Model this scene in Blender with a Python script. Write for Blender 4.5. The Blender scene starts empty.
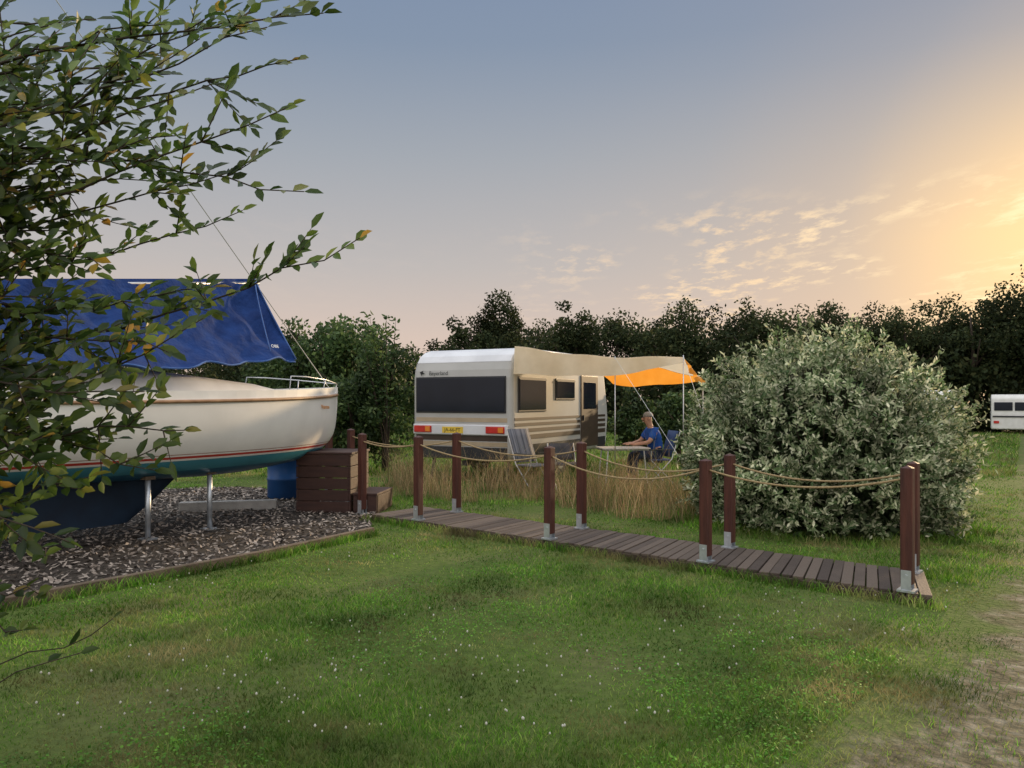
import bpy, bmesh, math, random
import numpy as np
from mathutils import Vector, Matrix
random.seed(5)
rng = np.random.default_rng(5)
C = bpy.context.scene.collection
PI = math.pi
F, HZ, EYE = 770.0, 400.0, 1.6
def W(px, py, Y): return Vector(((px-512)/F*Y, Y, EYE-(py-HZ)/F*Y))
def sstep(a, b, t):
    t = np.clip((t-a)/(b-a), 0, 1); return t*t*(3-2*t)
def gz(x, y): return -0.6*sstep(20, 50, y)

# ------------------------------------------------------------------ materials
def newmat(name):
    m = bpy.data.materials.new(name); m.use_nodes = True
    nt = m.node_tree; nt.nodes.clear()
    out = nt.nodes.new('ShaderNodeOutputMaterial')
    return m, nt, out
def N(nt, t, **kw):
    n = nt.nodes.new(t)
    for k, v in kw.items():
        if k in n.inputs.keys(): n.inputs[k].default_value = v
        else: setattr(n, k, v)
    return n
def rgba(c): return (c[0], c[1], c[2], 1)
def ramp(nt, stops, interp='LINEAR'):
    r = nt.nodes.new('ShaderNodeValToRGB'); cr = r.color_ramp; cr.interpolation = interp
    while len(cr.elements) < len(stops): cr.elements.new(0.5)
    for e, (p, c) in zip(cr.elements, stops):
        e.position = p; e.color = rgba(c)
    return r
def pmat(name, c1, c2=None, scale=6, rough=.6, metal=0, bump=0, bscale=60, stretch=(1,1,1), spec=.4, island=False, coat=0):
    m, nt, out = newmat(name)
    b = N(nt, 'ShaderNodeBsdfPrincipled'); b.inputs['Roughness'].default_value = rough
    b.inputs['Metallic'].default_value = metal; b.inputs['Specular IOR Level'].default_value = spec
    b.inputs['Coat Weight'].default_value = coat
    c2 = c2 or tuple(x*.8 for x in c1)
    tc = N(nt, 'ShaderNodeTexCoord'); mp = N(nt, 'ShaderNodeMapping'); mp.inputs['Scale'].default_value = stretch
    nt.links.new(tc.outputs['Object'], mp.inputs['Vector'])
    no = N(nt, 'ShaderNodeTexNoise'); no.inputs['Scale'].default_value = scale; no.inputs['Detail'].default_value = 5
    nt.links.new(mp.outputs['Vector'], no.inputs['Vector'])
    r = ramp(nt, [(.3, c1), (.7, c2)])
    if island:
        g = N(nt, 'ShaderNodeNewGeometry'); ad = N(nt, 'ShaderNodeMath', operation='MULTIPLY_ADD')
        nt.links.new(g.outputs['Random Per Island'], ad.inputs[0]); ad.inputs[1].default_value = .7
        mu = N(nt, 'ShaderNodeMath', operation='MULTIPLY'); mu.inputs[1].default_value = .35
        nt.links.new(no.outputs['Fac'], mu.inputs[0]); nt.links.new(mu.outputs[0], ad.inputs[2])
        nt.links.new(ad.outputs[0], r.inputs['Fac'])
    else:
        nt.links.new(no.outputs['Fac'], r.inputs['Fac'])
    nt.links.new(r.outputs['Color'], b.inputs['Base Color'])
    if bump:
        n2 = N(nt, 'ShaderNodeTexNoise'); n2.inputs['Scale'].default_value = bscale; n2.inputs['Detail'].default_value = 4
        nt.links.new(mp.outputs['Vector'], n2.inputs['Vector'])
        bp = N(nt, 'ShaderNodeBump'); bp.inputs['Strength'].default_value = bump; bp.inputs['Distance'].default_value = .02
        nt.links.new(n2.outputs['Fac'], bp.inputs['Height']); nt.links.new(bp.outputs['Normal'], b.inputs['Normal'])
    nt.links.new(b.outputs[0], out.inputs['Surface'])
    return m
def leafmat(name, stops, trans=.35, rough=.5, clump=1.2, cl=(.55, 1.25), spec=.3, worn=None):
    m, nt, out = newmat(name)
    g = N(nt, 'ShaderNodeNewGeometry'); r = ramp(nt, stops)
    nt.links.new(g.outputs['Random Per Island'], r.inputs['Fac'])
    src = r.outputs['Color']
    if worn:
        n3 = N(nt, 'ShaderNodeTexNoise'); n3.inputs['Scale'].default_value = worn[1]; n3.inputs['Detail'].default_value = 8; n3.inputs['Roughness'].default_value = .74
        nt.links.new(g.outputs['Position'], n3.inputs['Vector'])
        wr = ramp(nt, [(.495,(0,0,0)),(.61,(.9,.9,.9))]); nt.links.new(n3.outputs['Fac'], wr.inputs[0])
        mm = N(nt, 'ShaderNodeMix', data_type='RGBA'); nt.links.new(wr.outputs[0], mm.inputs[0]); nt.links.new(src, mm.inputs[6]); mm.inputs[7].default_value = rgba(worn[0]); src = mm.outputs[2]
    no = N(nt, 'ShaderNodeTexNoise'); no.inputs['Scale'].default_value = clump; no.inputs['Detail'].default_value = 6 if worn else 3
    nt.links.new(g.outputs['Position'], no.inputs['Vector'])
    mr = N(nt, 'ShaderNodeMapRange'); mr.inputs[1].default_value = .35; mr.inputs[2].default_value = .65
    mr.inputs[3].default_value = cl[0]; mr.inputs[4].default_value = cl[1]
    nt.links.new(no.outputs['Fac'], mr.inputs[0])
    mx = N(nt, 'ShaderNodeVectorMath', operation='SCALE')
    nt.links.new(src, mx.inputs[0]); nt.links.new(mr.outputs[0], mx.inputs['Scale'])
    b = N(nt, 'ShaderNodeBsdfPrincipled'); b.inputs['Roughness'].default_value = rough; b.inputs['Specular IOR Level'].default_value = spec
    nt.links.new(mx.outputs[0], b.inputs['Base Color'])
    t = N(nt, 'ShaderNodeBsdfTranslucent'); nt.links.new(mx.outputs[0], t.inputs['Color'])
    ms = N(nt, 'ShaderNodeMixShader'); ms.inputs[0].default_value = trans
    nt.links.new(b.outputs[0], ms.inputs[1]); nt.links.new(t.outputs[0], ms.inputs[2]); nt.links.new(ms.outputs[0], out.inputs['Surface'])
    return m
def clothmat(name, c1, c2, trans=.4, scale=3, bstr=.35):
    m, nt, out = newmat(name)
    tc = N(nt, 'ShaderNodeTexCoord'); no = N(nt, 'ShaderNodeTexNoise'); no.inputs['Scale'].default_value = scale; no.inputs['Detail'].default_value = 4
    nt.links.new(tc.outputs['Object'], no.inputs['Vector'])
    r = ramp(nt, [(.3, c1), (.7, c2)]); nt.links.new(no.outputs['Fac'], r.inputs['Fac'])
    d = N(nt, 'ShaderNodeBsdfPrincipled'); d.inputs['Roughness'].default_value = .8; d.inputs['Specular IOR Level'].default_value = .2
    bp = N(nt, 'ShaderNodeBump'); bp.inputs['Strength'].default_value = bstr; bp.inputs['Distance'].default_value = .08
    nt.links.new(no.outputs['Fac'], bp.inputs['Height']); nt.links.new(bp.outputs[0], d.inputs['Normal'])
    t = N(nt, 'ShaderNodeBsdfTranslucent'); ms = N(nt, 'ShaderNodeMixShader'); ms.inputs[0].default_value = trans
    nt.links.new(r.outputs[0], d.inputs['Base Color']); nt.links.new(r.outputs[0], t.inputs['Color'])
    nt.links.new(d.outputs[0], ms.inputs[1]); nt.links.new(t.outputs[0], ms.inputs[2]); nt.links.new(ms.outputs[0], out.inputs['Surface'])
    return m
M = {}
M['bark'] = pmat('bark', (.07,.05,.035), (.025,.018,.012), 9, .9, bump=.6, stretch=(1,1,.2))
M['twig'] = pmat('twig', (.05,.035,.022), (.025,.018,.012), 20, .8)
M['post'] = pmat('post_wood', (.105,.032,.02), (.045,.014,.01), 7, .55, bump=.35, bscale=40, stretch=(3,3,.3))
M['deck'] = pmat('deck_wood', (.05,.034,.026), (.11,.08,.06), 6, .75, bump=.4, bscale=50, island=True)
M['fascia'] = pmat('fascia_wood', (.045,.028,.02), (.1,.068,.046), 5, .8, bump=.3)
M['edging'] = pmat('edging_wood', (.17,.12,.08), (.08,.055,.035), 5, .8, bump=.4)
M['stepwood'] = pmat('step_wood', (.055,.022,.014), (.03,.012,.009), 6, .6, bump=.3, stretch=(.4,.4,3))
M['galv'] = pmat('galvanised_steel', (.62,.65,.68), (.42,.45,.48), 14, .4, metal=.75)
M['rope'] = pmat('rope_fibre', (.52,.38,.2), (.32,.22,.11), 60, .9, bump=.8, bscale=180)
M['chips'] = pmat('bark_chip', (.028,.021,.017), (.36,.3,.25), 8, .85, island=True)
M['bed'] = pmat('bed_soil', (.055,.042,.03), (.025,.019,.014), 14, .95, bump=.8, bscale=60)
M['gel'] = pmat('gelcoat_deck', (.8,.78,.74), (.68,.66,.62), 3, .35)
M['tan'] = pmat('tan_rail', (.36,.21,.11), (.22,.12,.06), 8, .5)
M['keel'] = pmat('keel_paint', (.008,.026,.055), (.006,.016,.035), 4, .7)
M['glass'] = pmat('dark_glass', (.006,.009,.017), (.009,.013,.023), 2, .1, spec=.22)
M['alu'] = pmat('aluminium', (.6,.6,.6), (.45,.45,.46), 5, .35, metal=.8)
M['tarp'] = clothmat('blue_tarp', (.011,.042,.17), (.006,.022,.1), .1, 4.5, .8)
M['hem'] = pmat('pale_blue_hem', (.05,.12,.32), (.03,.08,.24), 6, .8)
M['white'] = pmat('white_paint', (.78,.77,.74), (.68,.67,.63), 3, .4)
M['cream'] = pmat('caravan_body', (.45,.44,.41), (.38,.37,.345), 1.5, .4)
M['roofw'] = pmat('caravan_roof', (.68,.68,.69), (.55,.55,.56), 2, .45)
M['brown'] = pmat('brown_stripe', (.06,.04,.028), (.045,.03,.02), 4, .45)
M['beige'] = pmat('beige_stripe', (.42,.33,.22), (.36,.28,.18), 4, .45)
M['dkgrey'] = pmat('dark_trim', (.03,.03,.032), (.02,.02,.022), 5, .5)
M['rubber'] = pmat('rubber', (.02,.02,.02), (.03,.03,.03), 20, .85)
M['red'] = pmat('red_lens', (.55,.03,.02), (.4,.02,.015), 9, .25)
M['amber'] = pmat('amber_lens', (.75,.25,.03), (.6,.18,.02), 9, .25)
M['plate'] = pmat('yellow_plate', (.75,.52,.06), (.68,.46,.05), 4, .45)
M['ink'] = pmat('black_ink', (.015,.015,.015), (.02,.02,.02), 4, .6)
M['ochre'] = pmat('ochre_lettering', (.6,.25,.05), (.5,.2,.04), 4, .5)
M['canvas'] = clothmat('cream_canvas', (.87,.75,.56), (.76,.64,.46), .5)
M['orange'] = clothmat('orange_canvas', (.9,.42,.07), (.82,.33,.04), .6)
M['skin'] = pmat('skin', (.5,.28,.19), (.42,.22,.15), 12, .55)
M['shirt'] = pmat('blue_shirt', (.02,.1,.42), (.012,.06,.28), 12, .85)
M['jeans'] = pmat('navy_trousers', (.025,.04,.09), (.018,.028,.06), 16, .85)
M['hair'] = pmat('grey_hair', (.3,.28,.26), (.18,.17,.16), 60, .7)
M['shoe'] = pmat('shoe', (.04,.03,.025), (.06,.05,.04), 10, .6)
M['chairfab'] = pmat('grey_chair_fabric', (.2,.2,.22), (.03,.035,.05), 3, .8, stretch=(.2,12,.2))
M['chairblue'] = pmat('blue_chair_fabric', (.04,.08,.2), (.03,.05,.12), 6, .8)
M['chairdark'] = pmat('dark_chair_fabric', (.07,.065,.07), (.04,.04,.045), 6, .8)
M['tabletop'] = pmat('pale_table_top', (.55,.52,.47), (.45,.42,.38), 5, .5)
M['concrete'] = pmat('concrete', (.42,.4,.37), (.3,.29,.27), 6, .85, bump=.3)
M['bluebarrel'] = pmat('blue_plastic', (.015,.08,.24), (.01,.055,.17), 3, .4)
M['lawn_blade'] = leafmat('grass_blade', [(0,(.05,.14,.01)),(.45,(.105,.25,.02)),(.8,(.185,.34,.038)),(1,(.36,.35,.12))], .35, .6, 1.3, (.36,1.45), .2, worn=((.31,.25,.11),.75))
M['dry'] = leafmat('dry_grass', [(0,(.2,.135,.065)),(.45,(.4,.28,.14)),(.78,(.6,.45,.25)),(.87,(.13,.17,.045)),(1,(.08,.14,.03))], .35, .8, 1.5, (.6,1.25))
M['fg_leaf'] = leafmat('foreground_leaf', [(0,(.026,.052,.013)),(.5,(.06,.105,.02)),(.85,(.12,.17,.034)),(.97,(.18,.17,.035)),(1,(.36,.2,.03))], .45, .4, 2.0, (.5,1.4), .4)
M['bush'] = leafmat('silver_leaf', [(0,(.06,.11,.04)),(.3,(.18,.25,.11)),(.6,(.41,.46,.27)),(1,(.88,.85,.6))], .36, .6, 2.3, (.38,1.3), .12)
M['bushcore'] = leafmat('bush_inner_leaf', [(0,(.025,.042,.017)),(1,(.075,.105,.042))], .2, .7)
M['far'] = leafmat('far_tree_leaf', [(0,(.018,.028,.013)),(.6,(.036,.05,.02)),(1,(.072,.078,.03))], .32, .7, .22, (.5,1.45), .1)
M['mid'] = leafmat('mid_shrub_leaf', [(0,(.03,.06,.02)),(.6,(.062,.108,.034)),(1,(.14,.2,.06))], .35, .6, .7, (.45,1.45))
M['clover'] = pmat('clover_flower', (.6,.58,.5), (.4,.38,.32), 30, .8)
# hull: bands by height
m, nt, out = newmat('hull_paint')
tc = N(nt, 'ShaderNodeTexCoord'); sx = N(nt, 'ShaderNodeSeparateXYZ'); nt.links.new(tc.outputs['Object'], sx.inputs[0])
mr = N(nt, 'ShaderNodeMapRange'); mr.inputs[1].default_value = .5; mr.inputs[2].default_value = 1.5
nt.links.new(sx.outputs['Z'], mr.inputs[0])
wh = (.8,.77,.72)
r = ramp(nt, [(0,(.008,.04,.09)),(.17,(.02,.12,.21)),(.27,(.055,.25,.33)),(.4,wh),(.422,(.48,.04,.025)),(.452,wh),(.47,(.3,.1,.06)),(.478,wh)], 'CONSTANT')
nt.links.new(mr.outputs[0], r.inputs[0])
no = N(nt, 'ShaderNodeTexNoise'); no.inputs['Scale'].default_value = 2.5; no.inputs['Detail'].default_value = 6
nt.links.new(tc.outputs['Object'], no.inputs['Vector'])
m2 = N(nt, 'ShaderNodeMapRange'); m2.inputs[3].default_value = .82; m2.inputs[4].default_value = 1.1
nt.links.new(no.outputs[0], m2.inputs[0])
sc = N(nt, 'ShaderNodeVectorMath', operation='SCALE'); nt.links.new(r.outputs[0], sc.inputs[0]); nt.links.new(m2.outputs[0], sc.inputs['Scale'])
b = N(nt, 'ShaderNodeBsdfPrincipled'); b.inputs['Roughness'].default_value = .3; nt.links.new(sc.outputs[0], b.inputs['Base Color'])
nt.links.new(b.outputs[0], out.inputs[0]); M['hull'] = m
# lawn soil, and the track that fades into it at its edges
def soil(name, track=False):
    m, nt, out = newmat(name)
    g = N(nt, 'ShaderNodeNewGeometry')
    def noise(sc, det=5):
        n = N(nt, 'ShaderNodeTexNoise'); n.inputs['Scale'].default_value = sc; n.inputs['Detail'].default_value = det
        nt.links.new(g.outputs['Position'], n.inputs['Vector']); return n
    r1 = ramp(nt, [(.3,(.05,.1,.014)),(.5,(.085,.14,.026)),(.7,(.16,.15,.065))]); nt.links.new(noise(.6).outputs[0], r1.inputs[0])
    r2 = ramp(nt, [(.3,(.05,.044,.022)),(.7,(.13,.15,.045))]); nt.links.new(noise(14,8).outputs[0], r2.inputs[0])
    mx = N(nt, 'ShaderNodeMix', data_type='RGBA'); mx.inputs[0].default_value = .45
    nt.links.new(r1.outputs[0], mx.inputs[6]); nt.links.new(r2.outputs[0], mx.inputs[7]); col = mx.outputs[2]
    if track:
        r3 = ramp(nt, [(.32,(.07,.06,.033)),(.5,(.135,.115,.07)),(.62,(.2,.172,.118)),(.75,(.31,.27,.2))]); nt.links.new(noise(9,9).outputs[0], r3.inputs[0])
        at = N(nt, 'ShaderNodeAttribute'); at.attribute_name = 'inside'
        ad = N(nt, 'ShaderNodeMath', operation='MULTIPLY_ADD'); nt.links.new(noise(2.2,7).outputs[0], ad.inputs[0]); ad.inputs[1].default_value = 1.1
        nt.links.new(at.outputs['Fac'], ad.inputs[2])
        rr = ramp(nt, [(.64,(0,0,0)),(.9,(1,1,1))]); nt.links.new(ad.outputs[0], rr.inputs[0])
        m3 = N(nt, 'ShaderNodeMix', data_type='RGBA'); nt.links.new(rr.outputs[0], m3.inputs[0]); nt.links.new(col, m3.inputs[6]); nt.links.new(r3.outputs[0], m3.inputs[7]); col = m3.outputs[2]
    b = N(nt, 'ShaderNodeBsdfPrincipled'); b.inputs['Roughness'].default_value = .95; b.inputs['Specular IOR Level'].default_value = .1
    nt.links.new(col, b.inputs['Base Color'])
    bp = N(nt, 'ShaderNodeBump'); bp.inputs['Strength'].default_value = .9; bp.inputs['Distance'].default_value = .035
    nt.links.new(noise(25,6).outputs[0], bp.inputs['Height']); nt.links.new(bp.outputs[0], b.inputs['Normal'])
    nt.links.new(b.outputs[0], out.inputs[0]); return m
M['lawn'] = soil('lawn_soil'); M['track'] = soil('track_soil', True)

# ------------------------------------------------------------------ mesh helpers
def pm(o):
    if o is None: return Matrix.Identity(4)
    return pm(o.parent) @ Matrix.Translation(o.location) @ Matrix.Rotation(o.rotation_euler[2], 4, 'Z')
class MB:
    def __init__(s): s.v=[]; s.f=[]; s.m=[]
    def add(s, vs, fs, mi=0):
        o=len(s.v); s.v += [Vector(v) for v in vs]; s.f += [tuple(i+o for i in f) for f in fs]; s.m += [mi]*len(fs); return s
    def box(s, c, size, rz=0, mi=0, M3=None):
        R = M3 or Matrix.Rotation(rz, 3, 'Z'); c=Vector(c); h=Vector(size)/2
        vs=[c+R@Vector((a*h.x,b_*h.y,d*h.z)) for a in (-1,1) for b_ in (-1,1) for d in (-1,1)]
        return s.add(vs, [(0,1,3,2),(4,6,7,5),(0,4,5,1),(2,3,7,6),(0,2,6,4),(1,5,7,3)], mi)
    def bar(s, p0, p1, w, h, mi=0):
        p0=Vector(p0); p1=Vector(p1); d=(p1-p0); L=d.length; d.normalize()
        up=Vector((0,0,1)) if abs(d.z)<.95 else Vector((1,0,0))
        a=up.cross(d).normalized(); u=d.cross(a)
        R=Matrix((d,a,u)).transposed(); return s.box((p0+p1)/2,(L,w,h),M3=R,mi=mi)
    def tube(s, pts, r, n=8, mi=0):
        pts=[Vector(p) for p in pts]; k=len(pts); rs=r if hasattr(r,'__len__') else [r]*k
        o=len(s.v); ref=None
        for i,p in enumerate(pts):
            d=(pts[min(i+1,k-1)]-pts[max(i-1,0)]).normalized()
            if ref is None: ref=Vector((0,0,1)) if abs(d.z)<.9 else Vector((1,0,0))
            a=ref.cross(d).normalized(); u=d.cross(a); ref=u
            s.v += [p+(a*math.cos(2*PI*j/n)+u*math.sin(2*PI*j/n))*rs[i] for j in range(n)]
        for i in range(k-1):
            for j in range(n):
                s.f.append((o+i*n+j,o+i*n+(j+1)%n,o+(i+1)*n+(j+1)%n,o+(i+1)*n+j)); s.m.append(mi)
        s.f.append(tuple(o+j for j in range(n))[::-1]); s.m.append(mi)
        s.f.append(tuple(o+(k-1)*n+j for j in range(n))); s.m.append(mi); return s
    def grid(s, P, mi=0):
        n=len(P); k=len(P[0]); vs=[p for row in P for p in row]
        return s.add(vs,[(i*k+j,i*k+j+1,(i+1)*k+j+1,(i+1)*k+j) for i in range(n-1) for j in range(k-1)],mi)
    def prism(s, poly, y0, y1, mi=0):   # poly in x,z ; extruded along y
        n=len(poly); vs=[(x,y0,z) for x,z in poly]+[(x,y1,z) for x,z in poly]
        return s.add(vs,[tuple(range(n)),tuple(range(2*n-1,n-1,-1))]+[(i,i+n,(i+1)%n+n,(i+1)%n) for i in range(n)],mi)
    def build(s, name, mat, parent=None, smooth=False, bevel=0, seg=2, world=False):
        me=bpy.data.meshes.new(name)
        vs=s.v
        if world and parent is not None:
            inv=pm(parent).inverted(); vs=[inv@v for v in vs]
        me.from_pydata([tuple(v) for v in vs],[],s.f)
        mats=mat if isinstance(mat,(list,tuple)) else [mat]
        for q in mats: me.materials.append(q)
        if len(mats)>1: me.polygons.foreach_set('material_index', s.m)
        bm=bmesh.new(); bm.from_mesh(me); bmesh.ops.recalc_face_normals(bm, faces=bm.faces); bm.to_mesh(me); bm.free()
        if smooth: me.polygons.foreach_set('use_smooth',[True]*len(me.polygons))
        o=bpy.data.objects.new(name,me); C.objects.link(o); o.parent=parent
        if bevel:
            b=o.modifiers.new('bevel','BEVEL'); b.width=bevel; b.segments=seg; b.limit_method='ANGLE'; b.angle_limit=.6
        return o
def mesh_np(name, V, Fc, mat, parent=None, smooth=False):
    V=np.asarray(V,dtype=np.float32)
    if parent is not None:
        inv=np.array(pm(parent).inverted()); V=V@inv[:3,:3].T.astype(np.float32)+inv[:3,3].astype(np.float32)
    k=Fc.shape[1]; n=len(Fc)
    me=bpy.data.meshes.new(name); me.vertices.add(len(V)); me.vertices.foreach_set('co',np.ascontiguousarray(V,dtype=np.float32).ravel())
    me.loops.add(n*k); me.loops.foreach_set('vertex_index',Fc.astype(np.int32).ravel())
    me.polygons.add(n); me.polygons.foreach_set('loop_start',np.arange(0,n*k,k,dtype=np.int32)); 
    me.update(calc_edges=True); me.validate()
    me.materials.append(mat)
    if smooth: me.polygons.foreach_set('use_smooth',[True]*n)
    o=bpy.data.objects.new(name,me); C.objects.link(o); o.parent=parent; return o
def unit(A): return A/np.maximum(np.linalg.norm(A,axis=1,keepdims=True),1e-6)
def leaves(P, D, Nn, L, Wd, fold=.25):      # folded 6 vertex leaves
    D=unit(D); S=unit(np.cross(D,Nn)); Nn=np.cross(S,D); L=L[:,None]; Wd=Wd[:,None]
    b=P; t=P+D*L-Nn*L*.06
    l1=P+D*L*.3+S*Wd*.42+Nn*Wd*fold; l2=P+D*L*.66+S*Wd*.4+Nn*Wd*fold*.8
    r1=P+D*L*.3-S*Wd*.42+Nn*Wd*fold; r2=P+D*L*.66-S*Wd*.4+Nn*Wd*fold*.8
    V=np.stack([b,l1,l2,t,r2,r1],1).reshape(-1,3); i=np.arange(len(P))[:,None]*6
    Fc=np.concatenate([i+np.array([[0,1,2,3]]),i+np.array([[0,3,4,5]])],0); return V,Fc
def diamonds(P, D, Nn, L, Wd):
    D=unit(D); S=unit(np.cross(D,Nn)); L=L[:,None]; Wd=Wd[:,None]
    V=np.stack([P-D*L*.5,P+S*Wd*.5,P+D*L*.5,P-S*Wd*.5],1).reshape(-1,3)
    return V, np.arange(len(P)*4).reshape(-1,4)
def rv(n): return rng.normal(size=(n,3))

def tag(o, label=None, cat=None, group=None, kind=None):
    if label: o['label']=label
    if cat: o['category']=cat
    if group: o['group']=group
    if kind: o['kind']=kind
    return o
def thing(name, label, cat, loc=(0,0,0), rz=0, group=None):
    o=bpy.data.objects.new(name,None); C.objects.link(o); o.location=loc; o.rotation_euler=(0,0,rz); o.empty_display_size=.2
    return tag(o,label,cat,group)
def copy_tree(o, parent=None):
    c=o.copy(); C.objects.link(c); c.parent=parent
    for ch in list(o.children): copy_tree(ch,c)
    return c
def inpoly(x, y, poly):
    ins=np.zeros(len(x),bool); n=len(poly)
    for i in range(n):
        x0,y0=poly[i]; x1,y1=poly[(i+1)%n]
        if y0==y1: continue
        c=((y0>y)!=(y1>y))&(x<(x1-x0)*(y-y0)/(y1-y0)+x0); ins^=c
    return ins

# ------------------------------------------------------------------ ground
xs=np.unique(np.concatenate([np.linspace(-400,-40,10),np.linspace(-40,60,70),np.linspace(60,400,10)]))
ys=np.unique(np.concatenate([np.linspace(-60,0,6),np.linspace(0,60,60),np.linspace(60,600,14)]))
XX,YY=np.meshgrid(xs,ys,indexing='ij'); ZZ=gz(XX,YY)
V=np.stack([XX,YY,ZZ],-1).reshape(-1,3); nx,ny=len(xs),len(ys)
ii,jj=np.meshgrid(np.arange(nx-1),np.arange(ny-1),indexing='ij'); q=(ii*ny+jj).ravel()
o=mesh_np('ground',V,np.stack([q,q+ny,q+ny+1,q+1],1),M['lawn'],None,True); tag(o,kind='structure')

track=[(-.1,1.6),(.85,3.0),(1.95,4.2),(3.25,5.6),(4.75,7.4),(6.65,10.3),(16.2,24.6),(31.0,47)]
wid=[4.6,4.2,3.5,2.8,2.4,2.2,2.6,3.2]
trackR=[(x+w,y-.6) for (x,y),w in zip(track,wid)]
def dens(P,n):
    o=[]
    for a,b in zip(P[:-1],P[1:]):
        for k in range(n):
            t=k/n; o.append(tuple(a[i]+(b[i]-a[i])*t for i in range(len(a))))
    return o+[P[-1]]
L1=dens(track,8); R1=dens(trackR,8); W1=[q[0] for q in dens([(w_,) for w_ in wid],8)]; mb=MB(); ts_=np.linspace(0,1,31)
mb.grid([[ (a[0]+(b[0]-a[0])*t, a[1]+(b[1]-a[1])*t, float(gz(0,a[1]+(b[1]-a[1])*t))+.006) for t in ts_] for a,b in zip(L1,R1)])
o=mb.build('gravel_track',M['track'],smooth=True); tag(o,kind='structure')
at=o.data.attributes.new('inside','FLOAT','POINT'); at.data.foreach_set('value',[min(1,min(t,1-t)*w_/.75)*.55 for w_ in W1 for t in ts_])
track_poly=track+trackR[::-1]
tx=np.array([q[0] for q in track]); ty=np.array([q[1] for q in track]); tw_=np.array(wid)

bed=[(-5.6,3.7),(-3.74,6.1),(-2.52,7.7),(-1.66,9.15),(-1.86,10.1),(-2.0,12.3),(-5,14.2),(-11,12),(-11,5)]
mb=MB(); mb.add([(x,y,.006) for x,y in bed],[tuple(range(len(bed)))])
tag(mb.build('bark_bed',M['bed']),kind='structure')
# bark chips
n=24000; x=rng.uniform(-9,-1.6,n); y=rng.uniform(4,14,n); k=inpoly(x,y,bed); x=x[k]; y=y[k]; n=len(x)
P=np.stack([x,y,rng.uniform(.012,.035,n)],1); D=rv(n); D[:,2]*=.3; Nn=rv(n)*.45; Nn[:,2]+=1
V,Fc=diamonds(P,D,Nn,rng.uniform(.03,.1,n),rng.uniform(.015,.038,n))
tag(mesh_np('bark_chips',V,Fc,M['chips']),'loose grey brown bark chips covering the bed under the boat','bark',kind='stuff')
# edging
ed=bed[0:4]; t=thing('timber_edging','low weathered timber edging between the bark bed and the lawn','edging',(-2.52,7.7,0))
for a,b_ in zip(ed[:-1],ed[1:]):
    MB().bar((a[0],a[1],.04),(b_[0],b_[1],.04),.07,.1).build('edging_board',M['edging'],t,bevel=.006,world=True)

# ------------------------------------------------------------------ boardwalk, posts, ropes
O=Vector((-1.87,10.26,0)); u=Vector((.767,-.642,0)); u.normalize(); p=Vector((-u.y,u.x,0)); rzw=math.atan2(u.y,u.x)
def dk(s,q,z): return O+u*s+p*q+Vector((0,0,z))
t=thing('boardwalk','low plank boardwalk crossing the lawn between the rope posts','boardwalk',O,rzw)
mb=MB(); s=0.0; DL=6.72
while s<DL-.08:
    sk_=.27*s/DL; a_=math.atan2(sk_,.94)
    wj=random.uniform(-.012,.012); mb.box((s+.05-sk_/2,.46+wj,.066+random.uniform(-.004,.004)),(.086,.94,.028),a_+random.uniform(-.008,.008)); s+=.1
mb.build('planks',M['deck'],t,bevel=.004,seg=1)
MB().box((DL/2-.02,.006,.027),(DL-.06,.04,.054)).build('edge_beam',M['fascia'],t)
MB().box(((DL-.3)/2,.908,.025),(DL-.34,.035,.05)).build('edge_beam',M['fascia'],t)
MB().bar((DL-.05,.035,.025),(DL-.29,.885,.025),.035,.05).build('end_beam',M['fascia'],t)
def make_post():
    r_=thing('rope_post','x','post')
    mb=MB(); h=.045
    mb.box((0,0,.52),(.09,.09,.92)); mb.add([(-h,-h,.98),(h,-h,.98),(h,h,.98),(-h,h,.98),(0,0,1.0)],[(0,1,4),(1,2,4),(2,3,4),(3,0,4)])
    mb.build('shaft',M['post'],r_,bevel=.006)
    mb=MB(); mb.box((0,0,.008),(.13,.13,.016)); mb.box((0,-.049,.09),(.075,.006,.165)); mb.box((0,.049,.09),(.075,.006,.165)); mb.box((0,0,.04),(.03,.03,.05))
    br=mb.build('post_bracket',M['galv'],r_)
    for sg in (-1,1): MB().tube([(0,sg*.05,.13),(0,sg*.06,.13)],.011,6).build('bolt',M['galv'],br)
    return r_
proto=make_post()
specs=[(dk(.85,.05,.08),1.07,'front dark rope post nearest the wooden step box, beside the left end of the boardwalk'),
 (dk(2.93,.05,.08),1.02,'front rope post on the boardwalk edge directly before the camp chairs'),
 (dk(4.77,.05,.08),.97,'front rope post on the boardwalk at the left side of the big silver bush'),
 (dk(6.5,.05,.08),1.0,'nearest and largest rope post at the front corner of the boardwalk end'),
 (dk(.75,.85,.08),1.085,'rear rope post on the far boardwalk edge before the rear of the caravan'),
 (dk(2.8,.85,.08),1.03,'rear rope post on the far boardwalk edge below the caravan door'),
 (dk(4.65,.85,.08),.97,'rear rope post touching the left front of the big silver bush'),
 (dk(6.37,.83,.08),.98,'rear rope post at the right boardwalk end, mostly hidden behind the nearest post'),
 (Vector((-2.1,10.8,0)),1.14,'rope post on the ground at the right corner of the wooden step box'),
 (Vector((-2.5,11.95,0)),1.16,'rope post standing behind the wooden step box under the boat bow'),
 (Vector((-2.95,12.4,0)),1.2,'farthest rope post, half hidden behind the wooden step box by the hull')]
tops=[]
for i,(loc,sc_,lab) in enumerate(specs):
    o=proto if i==0 else copy_tree(proto)
    o.location=loc; o.scale=(1,1,sc_); o.rotation_euler[2]=rzw+random.uniform(-.05,.05); o['label']=lab; o['group']='rope posts beside the boardwalk'
    tops.append(loc+Vector((0,0,.9*sc_)))
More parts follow.
